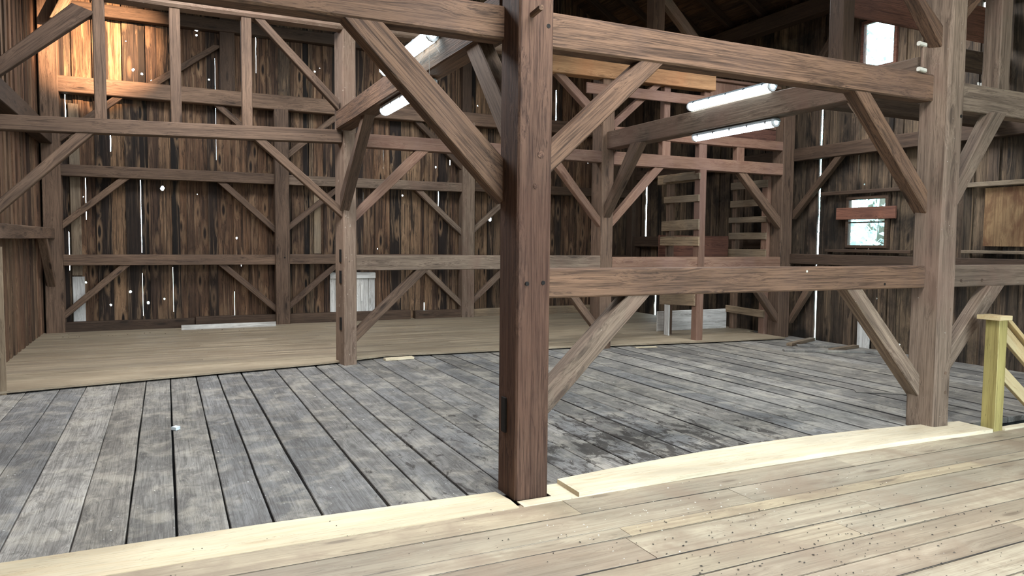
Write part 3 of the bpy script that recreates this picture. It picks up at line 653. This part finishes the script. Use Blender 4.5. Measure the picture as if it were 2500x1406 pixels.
# ------------------------------------------------------------------ fluorescent lamps
def lamp(x, y0, y1, z, label, tilt=0):
    """vapour-tight batten running along Y; housing up, diffuser down, rotated by tilt about its length"""
    L = y1 - y0; root = empty('fluorescent_lamp', (x, (y0 + y1) / 2, z))
    def prof(pts, ends, ya, yb):
        mb = MB(); n = len(pts); rings = [(ya, .55), (ya + .02, .85), (ya + .05, 1), (yb - .05, 1), (yb - .02, .85), (yb, .55)] if ends else [(ya, 1), (yb, 1)]
        vs = []
        for y, s in rings:
            for px, pz in pts: vs.append((px * s, y, pz * s))
        F = []
        for i in range(len(rings) - 1):
            for k in range(n): F.append([i * n + k, (i + 1) * n + k, (i + 1) * n + (k + 1) % n, i * n + (k + 1) % n])
        F.append(list(range(n))); F.append([(len(rings) - 1) * n + k for k in range(n)][::-1])
        ct, st = math.cos(tilt), math.sin(tilt)
        vs = [(a * ct - c * st, b, a * st + c * ct) for a, b, c in vs]
        mb.add(vs, F); return mb
    def put(mb, name, mat):
        me_o = mb.build(name, M[mat]); me_o.parent = root; return me_o
    diff = [(-.052, 0), (-.05, -.025), (-.036, -.048), (-.012, -.058), (.012, -.058), (.036, -.048), (.05, -.025), (.052, 0)]
    put(prof(diff, True, -L / 2 + .03, L / 2 - .03), 'diffuser', 'tube')
    hou = [(.056, .001), (.052, .03), (.03, .045), (-.03, .045), (-.052, .03), (-.056, .001)]
    put(prof(hou, True, -L / 2, L / 2), 'housing', 'housing')
    for s in (-1, 1):
        e = [(-.054, .0), (-.050, -.028), (-.034, -.050), (0, -.060), (.034, -.050), (.050, -.028), (.054, .0)]
        put(prof(e, False, s * (L / 2 - .045) - .012, s * (L / 2 - .045) + .012), 'end_cap', 'cap')
    for k in range(5):
        y = -L / 2 + L * (k + .5) / 5
        for s in (-1, 1):
            c = [(s * .054, -.014), (s * .060, -.014), (s * .060, .016), (s * .054, .016)]
            if s < 0: c = c[::-1]
            put(prof(c, False, y - .012, y + .012), 'clip', 'clip')
    tag(root, label, 'lamp', 'fluorescent lamps on the cross beams')
lamp(1.895, 5.40, 6.82, 3.19, 'lit fluorescent lamp on the upper edge of the beam behind the central post', tilt=-0.55)
lamp(2.055, 5.90, 7.42, 2.93, 'lit fluorescent lamp hanging under the beam behind the central post')
lamp(5.955, 5.98, 7.42, 3.305, 'lit fluorescent lamp on the upper edge of the beam near the right post', tilt=-0.55)
lamp(6.06, 6.02, 7.44, 2.94, 'lit fluorescent lamp hanging under the beam near the right post')

# ------------------------------------------------------------------ back wall frame
pZ('post', 0, 5.4, (-1.76, -1.50, 13.84, 14.10), 'frame', 'corner post where the left and back walls meet', amp=.005, tone=.9)
p5 = pZ('post', 0, 3.95, (1.82, 2.07, 13.86, 14.09), 'frame', 'brown back wall post in the middle of the left bay', amp=.004, tone=.3)
for x, z in ((1.98, 1.27), (1.88, 2.35), (1.98, 2.33)): peg(p5, x, 13.862, z, r=.016, mat='black')
pZ('post', 0, 4.0, (5.47, 5.74, 13.86, 14.09), 'greyt', 'grey back wall post just left of the central post', amp=.006)
pZ('post', 0, 5.4, (9.6, 9.84, 13.86, 14.09), 'framed', 'corner post where the back and right walls meet')
Y3 = (13.90, 14.06)
bX('wall_plate', -1.56, 9.6, 13.86, 14.09, 3.94, 4.20, 'frame', 'long back wall plate below the upper gable boards', amp=.006, ch=.012)
pZ('stud', 4.2, 6.9, (.93, 1.18, 13.95, 14.09), 'framed', 'gable stud standing on the back wall plate', cat='stud')
pZ('stud', 4.2, 7.8, (5.5, 5.7, 13.95, 14.09), 'framed', 'gable stud above the grey back wall post', cat='stud')
timber('brace', Q('z', 4.2, -.25, -.05, 13.97, 14.06), Q('z', 4.98, .83, .98, 13.97, 14.06), 'framed', 'slim brace rising right to the gable stud above the wall plate', 'brace')
bX('gable_tie', -1.56, 9.6, 13.92, 14.08, 5.22, 5.42, 'framed', 'gable tie high on the back wall at eave level')
bX('girt', -1.5, 1.82, *Y3, 2.60, 2.79, 'frame', 'upper back wall girt left of the brown back post')
bX('girt', 2.07, 5.47, *Y3, 2.60, 2.78, 'greyt', 'upper back wall girt between the brown and grey back posts')
bX('girt', 5.74, 9.6, *Y3, 2.62, 2.80, 'framed', 'upper back wall girt right of the grey back post')
bX('girt', -1.5, 1.82, *Y3, 1.14, 1.32, 'frame', 'lower back wall girt left of the brown back post', tone=.9)
bX('girt', 2.07, 5.47, *Y3, 1.15, 1.33, 'frame', 'lower back wall girt between the brown and grey back posts')
bX('girt', 5.74, 9.6, *Y3, 1.15, 1.32, 'framed', 'lower back wall girt right of the grey back post')
bX('sill', -1.5, .45, 13.93, 14.09, .02, .20, 'framed', 'dark sill plank at the back wall, left length', cat='sill')
bX('sill', .47, 1.82, 13.93, 14.09, .02, .22, 'framed', 'dark sill plank behind the pale loose board', cat='sill')
bX('sill', 2.07, 4.4, 13.93, 14.09, .02, .22, 'framed', 'dark sill plank under the white hatch door', cat='sill')
bX('sill', 4.5, 5.47, 13.93, 14.09, .02, .20, 'framed', 'dark sill plank left of the grey back post', cat='sill')
bX('sill', 5.74, 9.6, 13.93, 14.09, .02, .20, 'weather', 'mossy sill plank right of the grey back post', cat='sill')
B3 = (13.93, 14.04)
brX(-1.5, 1.74, 1.87, 2.61, -.50, -.66, *B3, 'frame', 'back wall brace rising right from the corner post, upper one')
brX(-1.5, .26, .40, 1.15, -.52, -.68, *B3, 'frame', 'back wall brace rising right from the corner post, lower one')
brX(1.82, 1.72, 1.86, 2.61, .84, 1.0, *B3, 'frame', 'upper back wall brace rising left from the brown back post')
brX(1.82, .26, .40, 1.15, .84, .99, *B3, 'frame', 'lower back wall brace rising left from the brown back post')
brX(2.07, 1.76, 1.89, 2.61, 3.10, 2.95, *B3, 'frame', 'upper back wall brace rising right from the brown back post')
brX(2.07, .30, .44, 1.16, 3.05, 2.90, *B3, 'frame', 'lower back wall brace rising right from the brown back post')
brX(5.47, 1.72, 1.86, 2.61, 4.48, 4.64, *B3, 'greyt', 'upper back wall brace rising left from the grey back post')
brX(5.47, .26, .40, 1.16, 4.50, 4.66, *B3, 'greyt', 'lower back wall brace rising left from the grey back post')
brX(5.74, 1.76, 1.89, 2.62, 6.75, 6.60, *B3, 'greyt', 'upper back wall brace rising right from the grey back post')
brX(5.74, .30, .44, 1.16, 6.72, 6.56, *B3, 'greyt', 'lower back wall brace rising right from the grey back post')
brX(1.82, 3.08, 3.22, 3.95, .80, .96, *B3, 'frame', 'short back wall brace under the plate, left of the brown back post')
brX(2.07, 3.08, 3.22, 3.95, 3.08, 2.92, *B3, 'frame', 'short back wall brace under the plate, right of the brown back post')
brX(5.47, 3.05, 3.20, 3.95, 4.46, 4.62, *B3, 'framed', 'short back wall brace under the plate, left of the grey back post')
brX(-1.5, 3.15, 3.30, 3.95, -.56, -.72, *B3, 'frame', 'short back wall brace under the plate beside the corner post')
brX(9.6, .26, .40, 1.16, 8.75, 8.9, *B3, 'framed', 'lower back wall brace at the far right corner')
pZ('board', .02, .95, (-1.40, -1.22, 14.085, 14.11), 'white', 'white painted board low on the back wall beside the corner post', cat='board')
pZ('board', .97, 3.8, (-1.40, -1.25, 14.09, 14.112), 'weather', 'tall pale grey board on the back wall beside the corner post', cat='board')
pZ('board', 1.34, 2.6, (2.55, 2.68, 14.085, 14.11), 'weather', 'tall pale stained board on the back wall right of the brown post', cat='board')
# white hatch door
dr = empty('door_1', (3.28, 14.07, .2)); dr['kind'] = 'structure'
x = 2.84
while x < 3.70:
    w = min(.15, 3.72 - x); pZ('door_board', .20, .98, (x, x + w - .004, 14.075, 14.10), 'white', parent=dr); x += w
bX('door_batten', 2.84, 3.72, 14.045, 14.075, .86, .97, 'white', parent=dr)
pZ('door_latch', .42, .74, (3.43, 3.47, 14.05, 14.075), 'white', parent=dr)
strip('loose_board', [(.23, 13.58), (1.78, 13.60), (1.78, 13.63), (.23, 13.61)], .035, .125, 'white', 'pale loose board standing on edge before the back wall sill')

# ------------------------------------------------------------------ left wall frame
bY('wall_girt', 9.45, 13.84, -1.78, -1.60, 1.58, 1.75, 'frame', 'lower girt along the left wall')
bY('wall_girt', 9.45, 13.84, -1.78, -1.60, 3.10, 3.36, 'framed', 'upper dark girt along the left wall')
bY('wall_plate', -3.0, 14.1, -1.80, -1.58, 5.35, 5.6, 'frame', 'left wall plate under the rafters')
brY(13.84, .80, .98, 1.58, 12.95, 13.12, -1.73, -1.61, 'frame', 'short steep brace low on the left wall by the corner post')
pZ('board', 0, 1.5, [(-1.56, 8.80), (-1.47, 8.80), (-1.49, 8.84), (-1.56, 8.84)], 'weather', 'pale upright board at the left picture edge', cat='board')
pZ('post', 0, 3.2, (-1.80, -1.58, 8.62, 8.79), 'frame', 'brown post behind the pale upright board at the left edge', cat='post')
pZ('post', 0, 5.4, (-1.79, -1.60, 11.7, 11.9), 'framed', 'hidden stud of the left wall', cat='post') if False else None
timber('brace', Q('z', 5.0, -1.55, -1.40, 13.5, 13.6), Q('z', 6.2, -1.0, -.85, 13.5, 13.6), 'weather', 'short slanted roof brace above the corner post', 'brace')

# ------------------------------------------------------------------ right wall frame and windows
bY('wall_plate', -3.0, 14.1, 9.63, 9.85, 5.35, 5.61, 'framed', 'right wall plate under the rafters', ch=.01)
bY('wall_girt', 4.35, 9.27, 9.70, 9.85, 3.01, 3.22, 'framed', 'upper girt along the right wall', amp=.004)
bY('wall_girt', 9.52, 13.86, 9.70, 9.85, 3.01, 3.22, 'framed', 'upper girt along the right wall behind the ladders', amp=.004)
bY('wall_girt', 4.35, 9.27, 9.68, 9.85, 1.27, 1.44, 'framed', 'lower girt along the right wall under the window', amp=.004)
bY('wall_girt', 9.52, 13.86, 9.68, 9.85, 1.52, 1.75, 'framed', 'lower girt along the right wall behind the first ladder', amp=.004)
brY(9.27, 2.03, 2.18, 3.01, 8.30, 8.44, 9.72, 9.82, 'framed', 'upper brace on the right wall left of the window')
brY(9.27, .24, .38, 1.27, 8.55, 8.72, 9.72, 9.82, 'frame', 'lower brace on the right wall under the window')
timber('brace', Q('z', 4.35, 9.70, 9.82, 8.95, 9.10), Q('z', 5.35, 9.70, 9.82, 8.15, 8.30), 'framed', 'slim brace on the right wall left of the upper window', 'brace')
pZ('post', 0, 5.36, (9.64, 9.84, 4.05, 4.28), 'framed', 'right wall post in line with the right post')
pZ('post', 0, 3.4, (9.74, 9.86, 8.76, 8.90), 'framed', 'thin wall stud beside the bright slit', cat='stud') if False else None
bY('ledge', 7.10, 8.62, 9.78, 9.86, 1.48, 1.53, 'framed', 'thin shelf ledge on the right wall below the window', cat='board')
bY('lintel_strip', 7.15, 8.75, 9.78, 9.86, 2.40, 2.46, 'framed', 'thin horizontal strip above the lower window', cat='board')
def window(n, o, mat, cross=False, lab=None):
    y0, y1, z0, z1 = o; w = empty('window_%d' % n, (9.87, (y0 + y1) / 2, z0)); w['kind'] = 'structure'
    t = .05
    for (a, b, c, d) in ((y0, y0 + t, z0, z1), (y1 - t, y1, z0, z1), (y0 + t, y1 - t, z1 - t, z1), (y0 + t, y1 - t, z0, z0 + t)):
        bY('window_frame', a, b, 9.83, 9.90, c, d, mat, parent=w)
    if cross: bY('glazing_bar', y0 + t, y1 - t, 9.85, 9.88, (z0 + z1) / 2 - .01, (z0 + z1) / 2 + .01, mat, parent=w)
    mb = MB(); mb.add([(9.865, y0 + t, z0 + t), (9.865, y1 - t, z0 + t), (9.865, y1 - t, z1 - t), (9.865, y0 + t, z1 - t), (9.868, y0 + t, z0 + t), (9.868, y1 - t, z0 + t), (9.868, y1 - t, z1 - t), (9.868, y0 + t, z1 - t)],
                      [[0, 1, 2, 3], [7, 6, 5, 4], [0, 4, 5, 1], [1, 5, 6, 2], [2, 6, 7, 3], [3, 7, 4, 0]])
    mb.build('pane', M['glass'], w)
window(1, W1, 'framed', True); window(2, W2, 'panel')
bY('board', 7.38, 8.44, 9.800, 9.828, 2.0, 2.19, 'panel', 'reddish board nailed across the lower window', cat='board')
pp = MB(); pp.add([(9.84, 4.4, 1.60), (9.84, 6.10, 1.60), (9.84, 6.10, 2.37), (9.84, 4.4, 2.37), (9.855, 4.4, 1.60), (9.855, 6.10, 1.60), (9.855, 6.10, 2.37), (9.855, 4.4, 2.37)],
                 [[0, 1, 2, 3], [7, 6, 5, 4], [0, 4, 5, 1], [1, 5, 6, 2], [2, 6, 7, 3], [3, 7, 4, 0]], (V((0, 0, 0)), V((0, 0, 1)), V((0, 1, 0)), V((1, 0, 0))), .5)
tag(pp.build('plywood_sheet', M['ply'], None, (9.84, 5.2, 1.6)), 'stained plywood sheet fixed to the right wall', 'plywood')
bY('ledge', 4.4, 6.4, 9.76, 9.86, 2.385, 2.45, 'weather', 'pale narrow ledge above the stained plywood sheet', cat='board')
bY('ledge', 4.4, 6.3, 9.70, 9.86, 1.50, 1.545, 'weather', 'weathered ledge below the stained plywood sheet', cat='board')
pZ('board', 0, .62, (9.82, 9.85, 7.76, 7.98), 'white', 'whitewashed short board low on the right wall', cat='board')
mb = MB()
for k in range(9):
    y = 6.02 + k * .035; z = 3.60 + random.uniform(-.01, .12)
    loft(mb, Q('z', z - .1, 9.825, 9.83, y, y + .03), Q('z', z + .06, 9.815 + random.uniform(-.01, .01), 9.825, y + random.uniform(-.01, .01), y + .035), .3, .001, 0)
tag(mb.build('peeling_paper', M['paper'], None, (9.82, 6.02, 3.5)), 'peeling grey paper on the wall above the right girt', 'paper')
pZ('bracket', 3.92, 4.10, (9.78, 9.83, 7.05, 7.25), 'weather', 'pale square block on the wall right of the upper window', cat='block')

# ------------------------------------------------------------------ ladders and hay chute
def ladder(x, ynear, yfar, zt, rungs, label, white_foot=False):
    root = empty('ladder', (x, (ynear + yfar) / 2, 0))
    pZ('rail', 0.0, zt, (x, x + .13, ynear, ynear + .14), 'red', parent=root)
    pZ('rail', .03, zt, (x + .02, x + .13, yfar - .10, yfar), 'frame', parent=root)
    for z, h, ov, dz in rungs:
        timber('rung', Q('y', ynear - ov * .3, x - .03, x - .001, z, z + h), Q('y', yfar + ov, x - .03, x - .001, z + dz, z + h + dz), 'weather', seg=.15, amp=.008, parent=root)
    tag(root, label, 'ladder'); return root
ld = ladder(7.70, 9.26, 10.15, 2.77, [(2.27, .11, .0, 0), (1.82, .17, .05, -.02), (1.56, .15, .08, .0), (2.62, .10, .03, 0)], 'left ladder with two wide rungs, facing the camera side')
mb = MB(); loft(mb, Q('y', 9.30, 7.665, 7.695, .60, .92), Q('y', 10.2, 7.665, 7.695, .55, .86), .15, .004, .01)
tag(mb.build('feed_board', M['weather'], None, (7.67, 9.3, .6)), 'wide mossy weathered board low across the left ladder', 'board')
pZ('board', .03, .56, (7.66, 7.69, 9.93, 10.06), 'white', 'short white painted upright under the mossy board of the left ladder', cat='board')
ladder(9.40, 9.53, 10.42, 2.77, [(2.58, .13, .0, 0), (2.26, .12, .0, 0), (1.98, .10, .03, 0), (1.68, .12, .02, 0), (1.36, .15, .02, 0), (.32, .13, .05, .02)], 'right ladder beside the wall post with many thin rungs')
bX('chute_board', 7.83, 9.39, 10.46, 10.49, .04, .40, 'white', 'worn white painted board at the floor between the two ladders', cat='board')
bX('chute_board', 7.83, 9.39, 10.46, 10.49, 1.36, 1.74, 'panel', 'reddish board between the two ladders at shoulder height', cat='board')
timber('chute_bar', Q('y', 9.36, 7.72, 7.78, 2.60, 2.76), Q('y', 10.4, 7.72, 7.78, 2.60, 2.76), 'weather', 'short bar joining the tops of the left ladder under the girt', 'bar')
mb = MB()
for k in range(260):
    y = random.uniform(9.5, 10.3); z = 1.66 - random.random() ** 2 * .12; x = 9.36 + random.uniform(-.02, .02); a = random.uniform(-1, 1); L = random.uniform(.04, .13)
    p = V((x, y, z)); q = p + V((random.uniform(-.03, .03), math.sin(a) * L, -abs(math.cos(a)) * L * .6 + .02))
    mb.add([p, p + V((.002, .002, 0)), q + V((.002, .002, 0)), q], [[0, 1, 2, 3], [3, 2, 1, 0]])
tag(mb.build('hay', M['straw'], None, (9.36, 9.9, 1.6)), 'wisps of hay hanging from the right ladder', 'hay', kind='stuff')

# ------------------------------------------------------------------ stair rail at the right
nw = empty('stair_railing', (6.5, 3.88, 0))
pZ('newel_post', 0.0, .965, (6.45, 6.565, 3.82, 3.94), 'treated', parent=nw, amp=0, ch=.004)
mb = MB(); loft(mb, [(6.405, 3.79, .968), (6.405, 3.99, .968), (6.405, 3.99, 1.005), (6.405, 3.79, 1.005)], [(6.575, 3.79, .968), (6.575, 3.99, .968), (6.575, 3.99, 1.005), (6.575, 3.79, 1.005)], 1, .003, 0)
mb.build('post_cap', M['palewood'], nw)
timber('handrail', [(6.578, 3.82, .955), (6.578, 3.97, .955), (6.578, 3.97, 1.0), (6.578, 3.82, 1.0)], [(8.2, 3.82, -.25), (8.2, 3.97, -.25), (8.2, 3.97, -.205), (8.2, 3.82, -.205)], 'palewood', parent=nw, amp=0, ch=.004)
timber('upper_rail', [(6.568, 3.86, .81), (6.568, 3.90, .81), (6.568, 3.90, .95), (6.568, 3.86, .95)], [(8.2, 3.86, -.38), (8.2, 3.90, -.38), (8.2, 3.90, -.26), (8.2, 3.86, -.26)], 'palewood', parent=nw, amp=0, ch=.004)
timber('lower_rail', [(6.568, 3.86, .46), (6.568, 3.90, .46), (6.568, 3.90, .59), (6.568, 3.86, .59)], [(7.25, 3.86, -.02), (7.25, 3.90, -.02), (7.25, 3.90, .11), (7.25, 3.86, .11)], 'palewood', parent=nw, amp=0, ch=.004)
tag(nw, 'new pale green treated newel post with sloping stair rails', 'railing')
strip('stair_trim', [(6.57, 3.80), (9.8, 3.80), (9.8, 3.86), (6.57, 3.86)], .001, .02, 'newpine', 'thin pale trim board on the floor right of the newel post')

# ------------------------------------------------------------------ loose things on the floor
def loose(pts, z0, z1, mat, label): strip('loose_board', pts, z0, z1, mat, label)
def plank(x0, y0, x1, y1, w, z0, z1, mat, label, name='loose_board'):
    a, b = V((x0, y0, 0)), V((x1, y1, 0)); d = (b - a).normalized(); nn = V((-d.y, d.x, 0)) * w / 2
    pts = [(p.x, p.y) for p in (a - nn, b - nn, b + nn, a + nn)]
    mb = MB(); slab_poly(mb, pts, z0, z1, None, (d.x, d.y, 0)); tag(mb.build(name, M[mat], None, (x0, y0, z0)), label, 'board')
plank(8.85, 8.42, 9.75, 8.78, .09, .004, .05, 'weather', 'grey loose stick on the floor below the right wall slit')
plank(9.0, 7.75, 9.72, 7.90, .09, .004, .045, 'weather', 'second grey stick on the floor before the whitewashed board')
plank(8.95, 8.36, 9.55, 7.95, .10, .004, .03, 'plank', 'thin grey plank between the two loose sticks')
plank(8.35, 8.05, 9.6, 7.35, .11, .004, .03, 'plank', 'long thin grey plank lying along the right floor edge')
plank(2.62, 9.44, 3.02, 9.46, .10, .004, .032, 'newpine', 'small pale wood offcut on the floor by the deck edge', 'wood_offcut')
plank(6.45, 9.16, 6.8, 9.10, .07, .004, .014, 'newpine', 'thin pale shim by the deck edge behind the lower brace', 'wood_shim')
plank(6.78, 5.5, 7.3, 5.1, .10, .004, .010, 'plank', 'torn pale flake lying on the grey planks near the right post', 'flake')
# scattered litter
mb = MB(); rq = random.Random(8)
def bit(x, y, z, s, el):
    a = rq.uniform(0, 3.14); c, n_ = math.cos(a), math.sin(a)
    vs = []
    for k in range(6):
        t = k * 1.0472; u, w = math.cos(t) * s * el, math.sin(t) * s; vs.append((x + u * c - w * n_, y + u * n_ + w * c, z))
    vs.append((x, y, z + s * .8)); return vs, [[k, (k + 1) % 6, 6] for k in range(6)]
for k in range(420):
    x = rq.gauss(3.1, .9); y = rq.gauss(2.5, .55)
    if not (y < 3.75 and x < 6): continue
    mb.add(*bit(x, y, .0045, rq.uniform(.0025, .005), rq.uniform(1, 2)))
for k in range(160):
    mb.add(*bit(rq.uniform(-1, 6), rq.uniform(1.6, 4.1), .006, rq.uniform(.002, .004), rq.uniform(1, 1.8)))
tag(mb.build('droppings', M['pellet']), 'tiny dark droppings scattered over the front pine floor', 'droppings', kind='stuff')
mb = MB()
for k in range(110):
    mb.add(*bit(rq.uniform(-1.2, 8), rq.uniform(4.5, 9), .004, rq.uniform(.002, .0045), rq.uniform(1, 3)))
for k in range(90):
    mb.add(*bit(rq.gauss(2.9, .7), rq.gauss(3.45, .2), .002, rq.uniform(.0015, .004), rq.uniform(1, 2.5)))
tag(mb.build('wood_chips', M['chip']), 'small pale chips scattered over the grey planks', 'wood chips', kind='stuff')
mb = MB(); slab_poly(mb, [(.02, 6.64), (.055, 6.60), (.09, 6.64), (.055, 6.68)], .004, .03)
tag(mb.build('chip', M['cap'], None, (.05, 6.64, .004)), 'small white square chip standing in a gap between grey planks', 'chip')
mb = MB()
for k in range(60):
    mb.add(*bit(rq.uniform(-1.5, 1.5), rq.gauss(13.3, .15), .036, rq.uniform(.006, .02), rq.uniform(1, 2.5)))
tag(mb.build('debris', M['framed']), 'dusty crumbs along the back wall of the left bay', 'debris', kind='stuff')
# cobwebs round the lamp
def strand(pts, r=.0012):
    mb = MB()
    for a, b in pts:
        a, b = V(a), V(b); d = (b - a).normalized(); u = d.orthogonal().normalized() * r; w = d.cross(u.normalized()) * r
        mb.add([a + u, a + w, a - u, a - w, b + u, b + w, b - u, b - w], [[0, 1, 5, 4], [1, 2, 6, 5], [2, 3, 7, 6], [3, 0, 4, 7]])
    return mb
c0 = (1.86, 5.45, 3.18)
mb = strand([((1.95, 5.2, 3.42), c0), (c0, (1.80, 5.75, 3.42)), (c0, (1.90, 5.3, 3.02)), (c0, (1.96, 5.7, 2.98)), ((1.90, 5.55, 3.05), (1.96, 5.7, 2.86)), (c0, (1.95, 6.05, 3.0)), (c0, (1.7, 5.5, 3.35))])
tag(mb.build('cobweb', M['web']), 'fine bright cobweb strands around the lamp behind the central post', 'cobweb')

# ------------------------------------------------------------------ outdoors seen through the openings
mb = MB(); mb.add([(-80, -80, -1.5), (80, -80, -1.5), (80, 80, -1.5), (-80, 80, -1.5)], [[0, 1, 2, 3]])
tag(mb.build('ground', M['ground']), kind='structure')
def tree(x, y, h, seed, label):
    r = random.Random(seed); root = empty('tree', (x, y, -1.5))
    mb = MB(); loft(mb, Q('z', -1.5, x - .2, x + .2, y - .2, y + .2), Q('z', h * .6, x - .08, x + .08, y - .08, y + .08), 1, .05, .05); mb.build('trunk', M['bark'], root)
    mb = MB()
    for k in range(2600):
        d = V((r.gauss(0, 1), r.gauss(0, 1), r.gauss(0, 1))); d = d / d.length * r.uniform(.55, 1.0)
        p = V((x + d.x * 2.6, y + d.y * 2.6, h * .55 + d.z * h * .5)); s = r.uniform(.08, .2)
        a = V((r.gauss(0, 1), r.gauss(0, 1), r.gauss(0, 1))).normalized(); b = a.orthogonal().normalized()
        mb.add([p - a * s, p - b * s * .5, p + a * s, p + b * s * .5], [[0, 1, 2, 3]])
    mb.build('leaves', M['leaf'], root); tag(root, label, 'tree')
tree(17.5, 13.5, 7, 1, 'leafy tree seen through the lower window of the right wall')
tree(21.8, 17.3, 11, 2, 'leafy tree seen through the upper window of the right wall')
